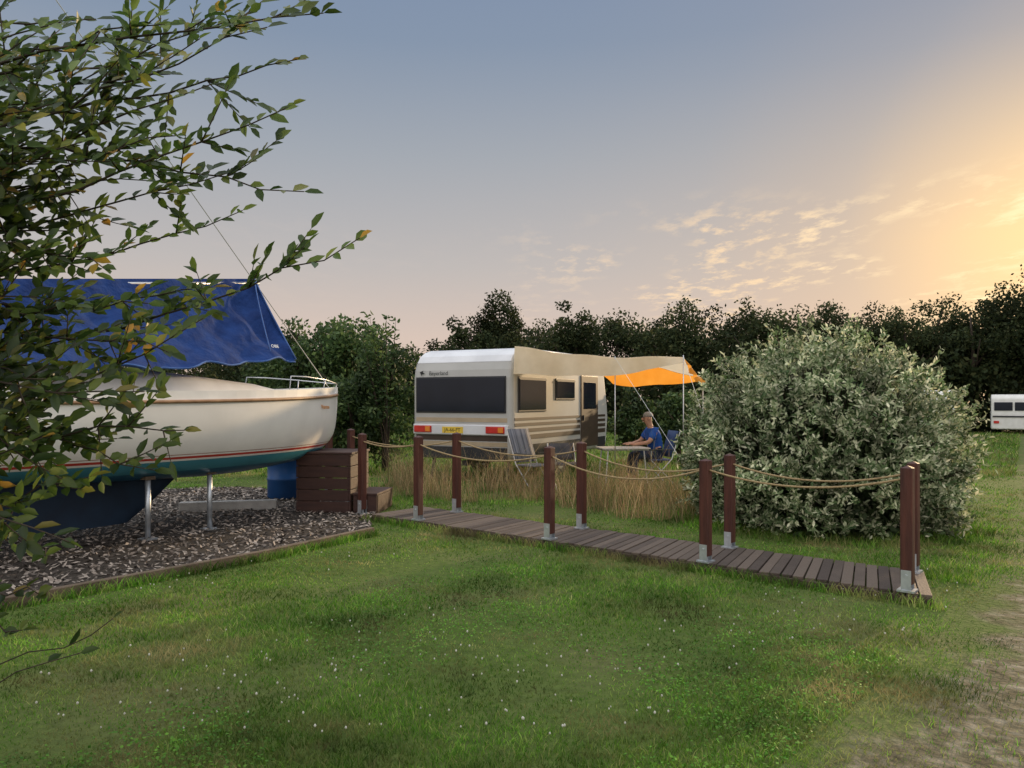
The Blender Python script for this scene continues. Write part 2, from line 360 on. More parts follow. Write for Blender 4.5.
def rope(i,j,sag,lab,off=0):
    a,b_=tops[i].copy(),tops[j].copy(); a.z-=off; b_.z-=off; pts=[]
    for k in range(25):
        t_=k/24; q_=a.lerp(b_,t_); q_.z-=4*sag*t_*(1-t_); pts.append(q_)
    e=MB().tube(pts,.0095,7).build('rope',M['rope'],None,True); tag(e,lab,'rope','ropes hung between the posts')
rope(0,1,.13,'front rope sagging between the two left posts of the front row')
rope(1,2,.17,'front rope sagging between the two middle posts of the front row')
rope(2,3,.12,'front rope running to the nearest post past the silver bush')
rope(4,5,.13,'rear rope sagging below the caravan side and camp chairs')
rope(5,6,.16,'rear rope hanging below the seated person and the awning')
rope(6,7,.13,'rear rope stretched across the front of the silver bush')
rope(8,0,.06,'short rope from the step box post to the first front post')
rope(9,4,.12,'rope from the post behind the step box to the first rear post')
rope(7,3,.06,'short rope closing the right end of the boardwalk')
# step box
t=thing('wooden_steps','dark stained wooden boarding steps with tall box and one low tread','steps',(-2.62,11.3,0),-.12)
mb=MB()
for k in range(5): mb.box((0,-.4,.085+k*.165),(.74,.03,.157))
mb.build('front_boards',M['stepwood'],t,bevel=.006)
for sg in (-1,1):
    mb=MB()
    for k in range(5): mb.box((sg*.385,0,.085+k*.165),(.03,.83,.157))
    mb.build('side_boards',M['stepwood'],t,bevel=.006)
mb=MB()
for k in range(5): mb.box((0,-.34+k*.17,.845),(.84,.162,.035))
mb.build('top_tread',M['stepwood'],t,bevel=.006)
mb=MB(); mb.box((.6,0,.27),(.36,.8,.035)); mb.box((.6,-.38,.125),(.34,.03,.25)); mb.box((.765,0,.125),(.03,.74,.25))
mb.build('low_step',M['stepwood'],t,bevel=.006)

# ------------------------------------------------------------------ sailboat
BL=Vector((-2.73,12.0,0)); BR=math.atan2(.829,.559)
boat=thing('sailboat','white hulled small sailboat with teal bottom propped ashore on the bark bed','boat',BL,BR)
LB=6.6
def hb(d):
    t_=1-d/LB
    return 1.12*(1-abs((t_-.45)/.55)**3.0) if t_>.45 else 1.12-.27*((.45-t_)/.45)**2
def sheer(d): return 1.6+.11*max(0,1-d/LB)**3
def bot(d): return float(np.interp(d,[0,.02,.055,.12,.245,.45,.73,1.1,1.52,2.0,2.6,4,5,6.6],[1.45,1.28,1.16,1.05,.95,.85,.77,.71,.67,.64,.63,.67,.73,.88]))
ds=[0.0,.02,.055,.12,.18,.245,.34,.45,.58,.73,.9,1.1,1.3,1.52,1.76,2,2.3,2.6,3,3.5,4,4.5,5,5.5,6,6.6]
def section(d,m_=18):
    b_,s_,k_=max(hb(d),.012),sheer(d),bot(d); o=[]
    for i in range(-m_,m_+1):
        th=abs(i)/m_*PI/2; o.append((-d,math.copysign(b_*math.sin(th)**.66,i) if i else 0,s_-(s_-k_)*math.cos(th)**.85 if abs(i)<m_ else s_))
    return o
mb=MB(); S=[section(d) for d in ds]; mb.grid(S); n=len(S[0]); mb.add(S[-1],[tuple(range(n))]); mb.add(S[0],[tuple(range(n))])
mb.build('hull',M['hull'],boat,True)
mb=MB(); mb.grid([[(-d,y*max(hb(d)-.01,.004),sheer(d)-.015+.05*(1-y*y)) for y in np.linspace(-1,1,7)] for d in ds]); mb.build('deck',M['gel'],boat,True)
for sg in (-1,1):
    MB().tube([(-d,sg*(hb(d)+.008),sheer(d)-.03) for d in ds],.022,6).build('rub_rail',M['tan'],boat,True)
    mb=MB(); mb.grid([[(-d,sg*(max(hb(d)-.03,.005)),sheer(d)-.01+z) for z in (0,.1)] for d in ds]); tr=mb.build('toe_rail',M['gel'],boat)
    so=tr.modifiers.new('solid','SOLIDIFY'); so.thickness=.025
# keel
def foil(d0,d1,z,w,n=10): return [(-(d0+(d1-d0)*.5*(1-math.cos(PI*k/n))),w*math.sin(PI*k/n)**.8,z) for k in range(n+1)]
mb=MB(); rows=[]
for z,d0,d1 in ((.95,2.5,5.0),(.6,2.75,4.9),(.35,3.05,4.8),(.14,3.35,4.7)):
    a=foil(d0,d1,z,.1); rows.append(a+[(x_,-y_,z_) for x_,y_,z_ in a[-2:0:-1]]+[a[0]])
mb.grid(rows); mb.add(rows[-1][:-1],[tuple(range(len(rows[-1])-1))]); mb.build('keel',M['keel'],boat,True)
# cabin
mb=MB(); rows=[]
for d,w,h in ((1.25,.28,.02),(1.5,.42,.1),(1.9,.56,.17),(2.8,.7,.26),(4.2,.78,.34),(4.21,.78,.02)):
    z0=sheer(d); rows.append([(-d,-w-.06,z0),(-d,-w,z0+h*.75),(-d,-w*.82,z0+h),(-d,0,z0+h*1.15+.02),(-d,w*.82,z0+h),(-d,w,z0+h*.75),(-d,w+.06,z0)])
mb.grid(rows); cab=mb.build('cabin',M['gel'],boat,True)
mb=MB()
for sg in (-1,1):
    mb.tube([(-1.35,sg*.5,sheer(1.35)),(-1.3,sg*.48,1.93),(-1.0,sg*.45,1.93),(-.5,sg*.3,1.9),(-.1,sg*.07,1.86),(.0,0,1.85)],.008,6)
    mb.tube([(-.55,sg*.27,sheer(.5)),(-.5,sg*.3,1.9)],.008,6)
mb.tube([(-.05,0,sheer(0)),(.0,0,1.85)],.008,6)
mb.build('pulpit',M['alu'],boat,True)
MB().tube([(-4.95,0,1.6),(-4.95,0,7.0)],[.04,.03],8).build('mast',M['alu'],boat,True)
MB().tube([(-.08,0,1.7),(-4.93,0,6.85)],.006,5).build('forestay',M['alu'],boat)
MB().box((-6.75,0,1.0),(.35,.05,1.1)).build('rudder',M['keel'],boat)
def text(s_,size,mat,parent,loc,rot,name='lettering',ext=.001):
    cu=bpy.data.curves.new('t','FONT'); cu.body=s_; cu.size=size; cu.extrude=ext; cu.align_x='CENTER'; cu.align_y='CENTER'
    to=bpy.data.objects.new('t',cu); C.objects.link(to)
    dg=bpy.context.evaluated_depsgraph_get(); me=bpy.data.meshes.new_from_object(to.evaluated_get(dg)); bpy.data.objects.remove(to)
    me.materials.clear(); me.materials.append(mat)
    o=bpy.data.objects.new(name,me); C.objects.link(o); o.parent=parent; o.location=loc; o.rotation_euler=rot; return o
ya_,yb_=hb(.5),hb(1.0)
text('Waterman',.085,M['ochre'],boat,(-.75,-hb(.75)-.006,1.5),(math.radians(82),0,math.atan2(yb_-ya_,.5)))
# tarp
tp=thing('boat_tent','blue tarpaulin tent pitched over the boom above the sailboat cabin','tarp',BL+Vector((-.559,-.829,0))*.13,BR)
def ridge(d): return 3.29-.13*(d-1.4)
mb=MB(); hems=[]
for sg in (-1,1):
    rows=[]
    for d in np.linspace(0,1,70):
        top=1.42+d*4.6; low=1.3+d*4.9; w=.74+.34*min(1,d*2); row=[]
        pull=abs(math.sin(d*PI*5))
        for k in range(21):
            v=k/20; dd=top+(low-top)*v; zt=ridge(top); zl=2.13-.22*min(1,d*2.2)+.05*pull
            y=sg*w*(v**1.12); z=zt+(zl-zt)*v-.06*math.sin(v*PI)*(1+.5*math.sin(d*40))+.02*math.sin(d*55+v*4)*v
            fold=.035*math.sin(d*48+v*3)*v+.022*math.sin(d*31-v*14)+.016*math.sin(d*90+v*9)*v-.06*pull*math.sin(v*PI)
            row.append((-dd,y+sg*fold*min(1,v*4),z))
        rows.append(row)
    mb.grid(rows); hems.append([r_[-1] for r_ in rows])
tcl=mb.build('tarpaulin',M['tarp'],tp,True)
for h_ in hems: MB().tube(h_,.012,5).build('hem',M['hem'],tp,True)
mb=MB(); mb.add([(-1.42,0,3.285),(-1.3,-.73,2.15),(-1.3,-.25,2.18),(-1.3,.73,2.15)],[(0,1,2),(0,2,3)]); mb.build('end_panel',M['tarp'],tp)
MB().tube([(-1.34,0,ridge(1.4)-.06),(-6.1,0,ridge(6.1)-.06)],.03,8).build('ridge_pole',M['alu'],tp,True)
MB().tube([(-1.42-.3*k/6,-.74*(k/6)**1.12-.02,3.3-(1.12)*(k/6)) for k in range(7)],.009,5).build('seam',M['hem'],tp,True)
MB().tube([(-1.41+.11*k/6,-.735*(k/6)**1.1-.004,3.295-1.145*(k/6)) for k in range(7)],.011,5).build('seam',M['hem'],tp,True)
text('OBE',.065,M['white'],tp,(-1.7,-.8,2.3),(math.radians(62),0,0))
# props under the hull
for i,(x_,y_,lab) in enumerate(((-4.16,8.8,'steel prop under the hull nearest the lawn, further left'),(-3.73,9.5,'steel prop under the hull closer to the bow and step box'))):
    if i==0:
        pr=thing('boat_prop',lab,'prop',(x_,y_,0),BR,'steel props holding up the boat')
        MB().tube([(0,0,.02),(0,0,.71)],.032,8).build('pole',M['galv'],pr,True); MB().box((0,0,.012),(.16,.16,.02)).build('foot_plate',M['galv'],pr); MB().box((0,0,.71),(.12,.1,.04)).build('pad',M['edging'],pr)
    else:
        pr=copy_tree(pr); pr.location=(x_,y_,0); pr['label']=lab
t=MB().bar((-4.75,11.0,.07),(-3.45,11.3,.07),.14,.14).build('concrete_beam',M['concrete'],None,bevel=.01); tag(t,'pale concrete beam lying on the ground behind the boat keel','beam')
tb=thing('storage_drum','blue plastic drum standing behind the keel near the step box','drum',(-3.7,12.6,0))
mb=MB(); mb.tube([(0,0,0),(0,0,.03),(0,0,.3),(0,0,.32),(0,0,.34),(0,0,.62),(0,0,.64),(0,0,.66),(0,0,.88),(0,0,.9)],[.27,.29,.29,.305,.29,.29,.305,.29,.29,.26],20); mb.build('drum_body',M['bluebarrel'],tb,True)
MB().tube([(0,0,.9),(0,0,.93)],.24,18).build('lid',M['bluebarrel'],tb)

# ------------------------------------------------------------------ caravan
CA=math.radians(62); CL=Vector((0,14.3,0))
cv=thing('touring_caravan','silver grey touring caravan with brown stripes and wide dark rear window','caravan',CL,CA)
prof=[(.06,.45),(0,.6),(0,2.02),(.025,2.18),(.08,2.32),(.18,2.45),(.34,2.54),(.54,2.59),(.76,2.6),(4.2,2.6),(4.5,2.5),(4.75,2.25),(4.95,1.5),(5.0,1.2),(4.9,.6),(4.8,.45)]
WD=2.25
MB().prism(prof,0,WD).build('body',M['cream'],cv,bevel=.11,seg=5)
rp=[(.07,2.325),(.172,2.458),(.335,2.551),(.54,2.602),(.76,2.612),(4.2,2.612),(4.51,2.51),(4.49,2.47),(4.2,2.56),(.76,2.56),(.54,2.55),(.36,2.5),(.21,2.42),(.11,2.3)]
MB().prism(rp,.06,WD-.06).build('roof',M['roofw'],cv,bevel=.05,seg=4)
def rpanel(y0,y1,z0,z1,mat,name,parent=cv,th=.02,bv=0,off=0):
    return MB().box((-th/2-off,(y0+y1)/2,(z0+z1)/2),(th,y1-y0,z1-z0)).build(name,mat,parent,bevel=bv,seg=3)
def spanel(x0,x1,z0,z1,mat,name,parent=cv,th=.02,bv=0,off=0):
    return MB().box(((x0+x1)/2,-th/2-off,(z0+z1)/2),(x1-x0,th,z1-z0)).build(name,mat,parent,bevel=bv,seg=3)
wf=rpanel(.12,2.15,1.35,2.05,M['dkgrey'],'window_frame',th=.02,bv=.018)
rpanel(.15,2.12,1.38,2.02,M['glass'],'pane',wf,.012,.01,.02)
rpanel(.1,2.15,1.18,1.26,M['beige'],'trim_band',th=.008)
rpanel(.06,2.19,.93,1.13,M['roofw'],'bumper',th=.06,bv=.02)
for y0,y1 in ((1.75,2.15),(.12,.52)):
    o=rpanel(y0,y1,.97,1.1,M['red'],'tail_light',th=.03,bv=.01,off=.06)
    rpanel(y0+.02,y0+.13,.985,1.085,M['amber'],'indicator',o,.008,.004,.09)
pl=rpanel(1.03,1.5,.965,1.085,M['plate'],'number_plate',th=.01,off=.06)
text('JA-66-FT',.1,M['ink'],pl,(-.0715,1.265,1.023),(PI/2,0,-PI/2))
for z0,z1,mt in ((.82,.92,'brown'),(.72,.8,'beige'),(.48,.7,'dkgrey')): rpanel(.1,2.15,z0,z1,M[mt],'stripe',th=.008)
text('Beyerland',.11,M['ink'],cv,(-.016,1.62,2.12),(PI/2,0,-PI/2))
MB().add([(-.016,2.06,2.15),(-.016,1.97,2.18),(-.016,1.99,2.14),(-.016,1.94,2.12),(-.016,2.01,2.105),(-.016,2.02,2.07)],[(0,1,2),(2,3,4,0),(0,4,5)]).build('emblem',M['ink'],cv)
# side
def swin(x0,x1,z0,z1):
    f_=spanel(x0,x1,z0,z1,M['dkgrey'],'window_frame',th=.022,bv=.018); spanel(x0+.045,x1-.045,z0+.045,z1-.045,M['glass'],'pane',f_,.012,.008,.022)
    MB().bar((x0+.03,-.036,z1-.05),(x1-.03,-.036,z1-.05),.01,.03).build('hinge_rail',M['dkgrey'],f_)
swin(.22,1.45,1.37,2.05); swin(1.9,2.9,1.6,2.05)
d_=spanel(3.25,4.25,.55,2.15,M['brown'],'door',th=.025,bv=.012); spanel(3.4,4.1,1.4,2.0,M['glass'],'door_window',d_,.01,.005,.025); MB().box((3.33,-.045,1.2),(.03,.04,.12)).build('handle',M['dkgrey'],d_)
for z0,z1,mt in ((1.21,1.26,'brown'),(1.1,1.16,'brown'),(.98,1.05,'brown'),(.84,.93,'brown'),(.48,.74,'dkgrey')):
    spanel(.1,3.22,z0,z1,M[mt],'stripe',th=.008); spanel(4.28,4.75,z0,z1,M[mt],'stripe',th=.008)
MB().tube([(.3,-.01,2.48),(4.3,-.01,2.48)],.016,6).build('awning_rail',M['alu'],cv)
for y_ in (.1,2.0):
    w_=MB().tube([(2.4,y_,.32),(2.4,y_+.17,.32)],.32,24).build('wheel',M['rubber'],cv); MB().tube([(2.4,y_-.006,.32),(2.4,y_+.02,.32)],.19,20).build('rim',M['alu'],w_)
MB().bar((.1,1.1,.38),(5.9,1.1,.38),.12,.1).build('chassis',M['dkgrey'],cv)
for y_ in (.25,1.95): MB().bar((.35,y_,.45),(.25,y_,.02),.05,.05).build('corner_steady',M['dkgrey'],cv)
MB().tube([(2.2,1.1,2.6),(2.2,1.1,2.72)],.12,10).build('roof_vent',M['roofw'],cv)

# ------------------------------------------------------------------ awning
aw=thing('sun_canopy','cream and orange sun canopy stretched out from the caravan side on poles','awning',CL,0)
A=Vector((.05,14.26,2.6)); B=Vector((2.86,12.85,2.33)); Cc=Vector((3.52,14.2,2.0)); Dd=Vector((1.06,16.2,2.55))
def lerpG(s_,v_):  # s along the caravan, v outward
    a_=A.lerp(Dd,s_); b_=B.lerp(Cc,s_); q_=a_.lerp(b_,v_)
    q_.z+= -.07*math.sin(PI*s_)*v_*(1-.3*v_) -.09*math.sin(PI*v_)*(1-s_) + .08*math.sin(PI*v_)*s_ + .014*math.sin(v_*17+s_*9); return q_
mb=MB(); mb.grid([[lerpG(i/12,k/24) for k in range(25)] for i in range(13)]); mb.build('canopy',M['canvas'],aw,True,world=True)
def valance(fn,drops,mat,nm,out_):
    R=[]; n_=40
    for i in range(n_+1):
        s_=i/n_; top=fn(s_); dr=np.interp(s_,[q[0] for q in drops],[q[1] for q in drops])
        R.append([top+Vector(out_)*((.05*math.sin(s_*22)+.03*math.sin(s_*41))*k/4+.05*k/4)-Vector((0,0,dr*k/4+.004)) for k in range(5)])
    mb=MB(); mb.grid(R); mb.build(nm,mat,aw,True,world=True)
valance(lambda s_:lerpG(0,s_),[(0,.52),(.06,.5),(.3,.4),(.55,.34),(.7,.28),(.85,.2),(1,.1)],M['canvas'],'near_valance',(-.47,-.88,0))
valance(lambda s_:lerpG(1,s_),[(0,.0),(.2,.15),(.38,.5),(.55,.46),(.75,.3),(1,.04)],M['orange'],'far_valance',(.47,.88,0))
valance(lambda s_:lerpG(s_,1),[(0,.12),(.5,.18),(1,.1)],M['orange'],'outer_valance',(.88,-.47,0))
q1=lerpG(0,.62)
for q_ in (q1,B,Cc): MB().tube([(q_.x,q_.y,0),(q_.x,q_.y,q_.z+.02)],.009,6).build('pole',M['alu'],aw,True,world=True)
for a,b_ in ((q1,(2.95,11.4,.02)),(B,(3.4,11.9,.02)),(Cc,(5.1,14.0,.02))):
    MB().tube([a,b_],.0035,4).build('guy_line',M['white'],aw,world=True)

# ------------------------------------------------------------------ camp furniture and person
def chair(loc,rz,fab,label,rec=.15,hb_=1.0):
    t=thing('folding_chair',label,'chair',loc,rz,'folding camp chairs under the awning')
    MB().box((.0,0,.45),(.44,.46,.03)).build('seat',fab,t,bevel=.01)
    R=[[(-.22-rec*v+.02*math.cos(y*6),y,.5+(hb_-.5)*v) for v in (0,.25,.5,.75,1)] for y in np.linspace(-.23,.23,6)]
    bk=MB().grid(R).build('backrest',fab,t,True); so=bk.modifiers.new('s','SOLIDIFY'); so.thickness=.025
    for sg in (-1,1):
        MB().tube([(.22,sg*.25,0),(-.22,sg*.25,.47),(-.24-rec,sg*.25,hb_)],.011,6).build('leg',M['alu'],t)
        MB().tube([(-.25,sg*.265,0),(.2,sg*.265,.45),(.2,sg*.265,.64)],.011,6).build('leg',M['alu'],t)
        MB().box((.0,sg*.265,.65),(.44,.045,.025)).build('armrest',M['dkgrey'],t,bevel=.008)
    return t
PX,PY,PR=2.8,14.95,math.radians(190)
chair((PX,PY,0),PR,M['chairblue'],'dark blue folding chair that the person in blue sits on')
chair((.4,13.6,0),math.radians(-50),M['chairfab'],'empty grey striped folding chair with high back at the caravan corner',.24,1.08)
chair((.98,13.9,0),math.radians(-75),M['chairdark'],'empty low dark folding chair between the striped chair and the table',.1,.8)
t=thing('camp_table','small pale topped camping table in front of the seated person','table',(2.08,14.5,0),.14)
MB().box((0,0,.7),(.9,.62,.025)).build('table_top',M['tabletop'],t,bevel=.006); MB().box((0,0,.675),(.84,.56,.02)).build('rim',M['alu'],t)
for sx_ in (-1,1):
    for sy in (-1,1): MB().tube([(sx_*.4,sy*.27,0),(sx_*.34,sy*.24,.67)],.013,6).build('leg',M['alu'],t)

def skinned(name,verts,edges,radii,mat,parent,root=0,sub=2):
    me=bpy.data.meshes.new(name); me.from_pydata(verts,edges,[]); o=bpy.data.objects.new(name,me); C.objects.link(o)
    sk=o.modifiers.new('skin','SKIN'); sk.use_smooth_shade=True
    for i,r_ in enumerate(radii):
        d=me.skin_vertices[0].data[i]; rr=r_ if isinstance(r_,tuple) else (r_,r_); d.radius=rr; d.use_root=(i==root)
    sb=o.modifiers.new('sub','SUBSURF'); sb.levels=sub; sb.render_levels=sub
    dg=bpy.context.evaluated_depsgraph_get(); m2=bpy.data.meshes.new_from_object(o.evaluated_get(dg)); bpy.data.objects.remove(o)
    m2.materials.clear(); m2.materials.append(mat); m2.polygons.foreach_set('use_smooth',[True]*len(m2.polygons))
    q=bpy.data.objects.new(name,m2); C.objects.link(q); q.parent=parent; return q
pe=thing('person','person in a blue shirt sitting at the camp table under the awning','person',(PX,PY,0),PR)
v=[];e=[];rr=[]
def vt(co,r_,par=None):
    v.append(co); rr.append(r_)
    if par is not None: e.append((par,len(v)-1))
    return len(v)-1
pel=vt((0,0,.56),.13); bel=vt((.03,0,.74),.13,pel); che=vt((.07,0,.93),.14,bel); nb=vt((.11,0,1.06),.07,che); nk=vt((.14,0,1.12),.055,nb)
hd=vt((.17,0,1.2),.085,nk); hd2=vt((.185,0,1.27),.09,hd); ht=vt((.18,0,1.33),.06,hd2)
for sg in (-1,1):
    sh=vt((.09,sg*.18,1.0),.065,che); el=vt((.24,sg*.25,.79),.045,sh); wr=vt((.45,sg*.12,.755),.03,el); pa=vt((.52,sg*.1,.755),.034,wr)
    for k,(dy,L_) in enumerate(((-.03,.075),(-.01,.085),(.012,.08),(.033,.062))):
        f1=vt((.565,sg*.1+dy,.76),.011,pa); f2=vt((.565+L_*.6,sg*.1+dy*1.2,.752),.01,f1); vt((.565+L_,sg*.1+dy*1.2,.738),.008,f2)
    th=vt((.5,sg*.1-sg*.045,.755),.012,pa); vt((.54,sg*.1-sg*.065,.75),.009,th)
    hp=vt((.06,sg*.1,.54),.1,pel); kn=vt((.47,sg*.14,.54),.068,hp); an=vt((.5,sg*.14,.1),.042,kn); vt((.64,sg*.15,.045),.04,an)
body=skinned('body',v,e,rr,M['skin'],pe)
tv=[(0,0,.56),(.03,0,.74),(.07,0,.93),(.1,0,1.05)]; te=[(0,1),(1,2),(2,3)]; trr=[.15,.165,.175,.085]
for sg in (-1,1):
    b0=len(tv); tv+=[(.09,sg*.18,1.0),(.2,sg*.235,.84)]; te+=[(2,b0),(b0,b0+1)]; trr+=[.088,.07]
skinned('shirt',tv,te,trr,M['shirt'],pe)
tv=[(0,0,.55)]; te=[]; trr=[.145]
for sg in (-1,1):
    b0=len(tv); tv+=[(.06,sg*.1,.54),(.47,sg*.14,.54),(.5,sg*.14,.14)]; te+=[(0,b0),(b0,b0+1),(b0+1,b0+2)]; trr+=[.112,.08,.062]
skinned('trousers',tv,te,trr,M['jeans'],pe)
for sg in (-1,1): skinned('shoe',[(.46,sg*.14,.05),(.55,sg*.145,.05),(.68,sg*.15,.04)],[(0,1),(1,2)],[.05,.052,.045],M['shoe'],pe)
def ell(c,r_,nm,mat,par,zmin=-2,n=14):
    mb=MB(); rows=[]
    for i in range(n+1):
        ph=-PI/2+PI*i/n; z=max(math.sin(ph),zmin)
        rows.append([(c[0]+r_[0]*math.cos(ph)*math.cos(2*PI*j/16),c[1]+r_[1]*math.cos(ph)*math.sin(2*PI*j/16),c[2]+r_[2]*z) for j in range(17)])
    return mb.grid(rows).build(nm,mat,par,True)
ell((.165,0,1.29),(.1,.092,.085),'hair',M['hair'],pe,-.15)
ell((.275,0,1.23),(.025,.016,.025),'nose',M['skin'],pe,n=6)
for sg in (-1,1):
    ell((.262,sg*.035,1.255),(.012,.014,.009),'eye',M['dkgrey'],pe,n=6); ell((.175,sg*.092,1.235),(.025,.012,.034),'ear',M['skin'],pe,n=6)
ell((.258,0,1.185),(.012,.028,.008),'mouth',pmat('lips',(.35,.14,.12),None,8,.6),pe,n=6)

# ------------------------------------------------------------------ far caravans
fc=thing('parked_caravan','small white caravan parked at the far end of the track, right edge','caravan',(33.5,49.5,-.6),math.radians(59))
fp=[(.03,.28),(0,1.3),(.05,2.3),(.25,2.55),(3.9,2.6),(4.3,2.3),(4.5,1.4),(4.4,.3)]
MB().prism([(x_,z) for x_,z in fp],0,2.3).build('body',M['white'],fc,bevel=.08,seg=3)
for y0,y1 in ((.18,.98),(1.1,2.12)):
    MB().box((-.012,(y0+y1)/2,1.78),(.06,y1-y0,.55)).build('window',M['glass'],fc,bevel=.02)
for y0 in (.15,1.85): MB().box((-.01,y0+.15,.75),(.06,.3,.16)).build('tail_light',M['red'],fc)
MB().box((-.01,1.15,1.12),(.06,2.1,.1)).build('stripe',M['dkgrey'],fc)
for x0,x1 in ((.45,1.5),(1.75,2.5)): MB().box(((x0+x1)/2,2.31,1.75),(x1-x0,.03,.6)).build('window',M['glass'],fc,bevel=.02)
for y_ in (.05,2.07): MB().tube([(2.3,y_,.3),(2.3,y_+.18,.3)],.3,18).build('wheel',M['rubber'],fc)
MB().bar((4.3,1.15,.42),(5.6,1.15,.42),.1,.1).build('drawbar',M['dkgrey'],fc)
c2=copy_tree(fc); c2.location=(23.0,40,-.45); c2.rotation_euler[2]=math.radians(62); c2['label']='white caravan glimpsed above and behind the big silver bush'

# ------------------------------------------------------------------ trees and shrubs
def tree(name,label,cat,base,h,w,nl,ls,mat,cb=.25,lobes=16,group=None,parts=('trunk','crown'),asp=.55,lr=(.16,.3),topr=.2):
    base=Vector(base); t=thing(name,label,cat,base,0,group)
    mb=MB(); r0=h*.018+.02
    mb.tube([(0,0,-.05),(random.uniform(-.1,.1),random.uniform(-.1,.1),h*.3),(random.uniform(-.2,.2)*w*.3,random.uniform(-.1,.1)*w,h*.62),(random.uniform(-.1,.1)*w,0,h*.88)],[r0*1.2,r0,r0*.6,r0*.2],7)
    for k in range(5):
        a=random.uniform(0,2*PI); z0=h*random.uniform(.2,.5); mb.tube([(0,0,z0),(math.cos(a)*w*.2,math.sin(a)*w*.2,z0+h*.15),(math.cos(a)*w*.38,math.sin(a)*w*.38,z0+h*.27)],[r0*.5,r0*.35,r0*.12],5)
    mb.build(parts[0],M['bark'],t,True)
    zc=h*(cb+1)/2; hz=h*(1-cb)/2
    c_=rv(lobes); c_=unit(c_)*(rng.uniform(.15,1,(lobes,1))**.5)*np.array([w/2*.75,w/2*.75,hz*.8])+np.array([0,0,zc])
    c_[0]=(rng.uniform(-.2,.2)*w,0,h-hz*topr)
    rl=rng.uniform(lr[0],lr[1],lobes)*w*.75; rl[0]=hz*topr
    wgt=rl**2; idx=rng.choice(lobes,nl,p=wgt/wgt.sum())
    d=unit(rv(nl)); rad=rl[idx]*(rng.uniform(.3,1.12,nl)**.6)*np.where(rng.uniform(0,1,nl)<.2,1.35,1)
    P=c_[idx]+d*rad[:,None]*np.array([1,1,.85]); P[:,2]=np.maximum(P[:,2],.05)
    V,Fc=diamonds(P+np.array(base),rv(nl),d*.8+rv(nl)*.7,rng.uniform(.7,1.3,nl)*ls,rng.uniform(.7,1.3,nl)*ls*asp)
    mesh_np(parts[1],V,Fc,mat,t)
    return t
line=[(444,338,50,6.5,'low dark tree just left of the tall one above the caravan roof'),(471,316,46,6,'dark tree on the left shoulder of the tallest tree above the caravan'),
(497,289,48,5.6,'tallest pointed dark tree rising above the caravan roof'),(541,316,52,9,'dark tree dipping low right of the tallest tree above the caravan'),
(572,299,45,6.2,'rounded dark tree above the left half of the awning'),(618,307,49,9,'dark treeline tree above the middle of the awning'),
(655,312,53,8,'lower dark treeline tree above the right end of the awning'),(688,296,46,6.5,'dark treeline tree between the awning tip and the silver bush'),
(730,302,50,9,'dark treeline tree behind the upper left shoulder of the silver bush'),(762,297,45,7,'dark treeline tree behind and left of the silver bush top'),
(800,303,50,9,'dark treeline tree right behind the peak of the silver bush'),(832,300,46,6.5,'dark treeline tree just right of the silver bush peak'),
(878,299,50,9.5,'dark treeline tree behind the right shoulder of the silver bush'),(908,304,46,6.5,'dark treeline tree above the white caravan behind the bush'),
(944,290,47,8.5,'broad dark tree above the right side of the silver bush'),(974,298,44,6.5,'dark treeline tree left of the small far caravan'),
(1002,279,46,8,'dark tree rising directly above the small far caravan'),(1032,262,43,8.5,'tallest dark tree at the right edge above the far caravan')]
for px,py,Y,w_,lab in line:
    Y+=10.5; b0=W(px,400,Y); h=(EYE-(py-HZ)/F*Y)+.6
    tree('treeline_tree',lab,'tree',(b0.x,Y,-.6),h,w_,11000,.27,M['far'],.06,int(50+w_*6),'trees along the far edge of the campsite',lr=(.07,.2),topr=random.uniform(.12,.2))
# continuation of the belt beyond the right edge
for px,Y,h in ((1075,53,11),(1130,54,10.5),(1190,53,11)):
    b0=W(px,400,Y); tree('treeline_tree','dark tree of the belt beyond the right edge of the picture','tree',(b0.x,Y,-.6),h,7,4000,.5,M['far'],.12,26,'trees along the far edge of the campsite')
# understory
n=30000; x=rng.uniform(-22,50,n); y=54.5+rng.normal(0,1.2,n); z=-.6+rng.uniform(0,1,n)**1.1*(5.0+.9*np.sin(x*.9)+.7*np.sin(x*.37+1)+.4*np.sin(x*2.3))
V,Fc=diamonds(np.stack([x,y,z],1),rv(n),rv(n),rng.uniform(.3,.5,n),rng.uniform(.2,.32,n))
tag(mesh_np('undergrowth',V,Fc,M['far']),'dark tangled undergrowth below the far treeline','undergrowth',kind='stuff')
leftg=[(120,345,30,5,'tree'),(200,340,31,5,'tree'),(262,330,29,4,'tree'),(292,316,26,3.4,'t'),(327,313,25,3.8,'t'),(362,322,24,3.6,'t'),(420,345,36,5,'t'),(40,350,30,6,'t')]
labs=['dark tree far behind the blue boat tent, above its middle','dark tree behind the blue boat tent near its mast','dark bushy tree directly right of the blue boat tent','round dark bush tree right of the boat bow, left of the paler ones','highest round bush tree between the boat and the caravan','round bush tree behind the small leafy shrub left of the caravan','dark tree whose top shows just left of the caravan roof','dark tree behind the boat at the left edge']
for (px,py,Y,w,_),lab in zip(leftg,labs):
    b0=W(px,400,Y); g0=float(gz(0,Y)); h=(EYE-(py-HZ)/F*Y)-g0
    tree('bushy_tree',lab,'tree',(b0.x,Y,g0),h,w,8500,.16,M['far'] if Y>27 else M['mid'],.03,50,'bushy trees behind the boat',lr=(.1,.24))
shr=[(385,340,17.5,1.9,'mid','green leafy shrub standing close left of the caravan'),(352,372,17.0,1.5,'mid','lower green shrub between the boat bow and the caravan'),(320,398,17,1.4,'mid','small dark shrub right behind the boat bow'),
     (640,385,19.5,1.5,'mid','green shrub behind the seated person under the awning'),(680,392,19,1.4,'mid','green shrub right of the seated person behind the guy lines')]
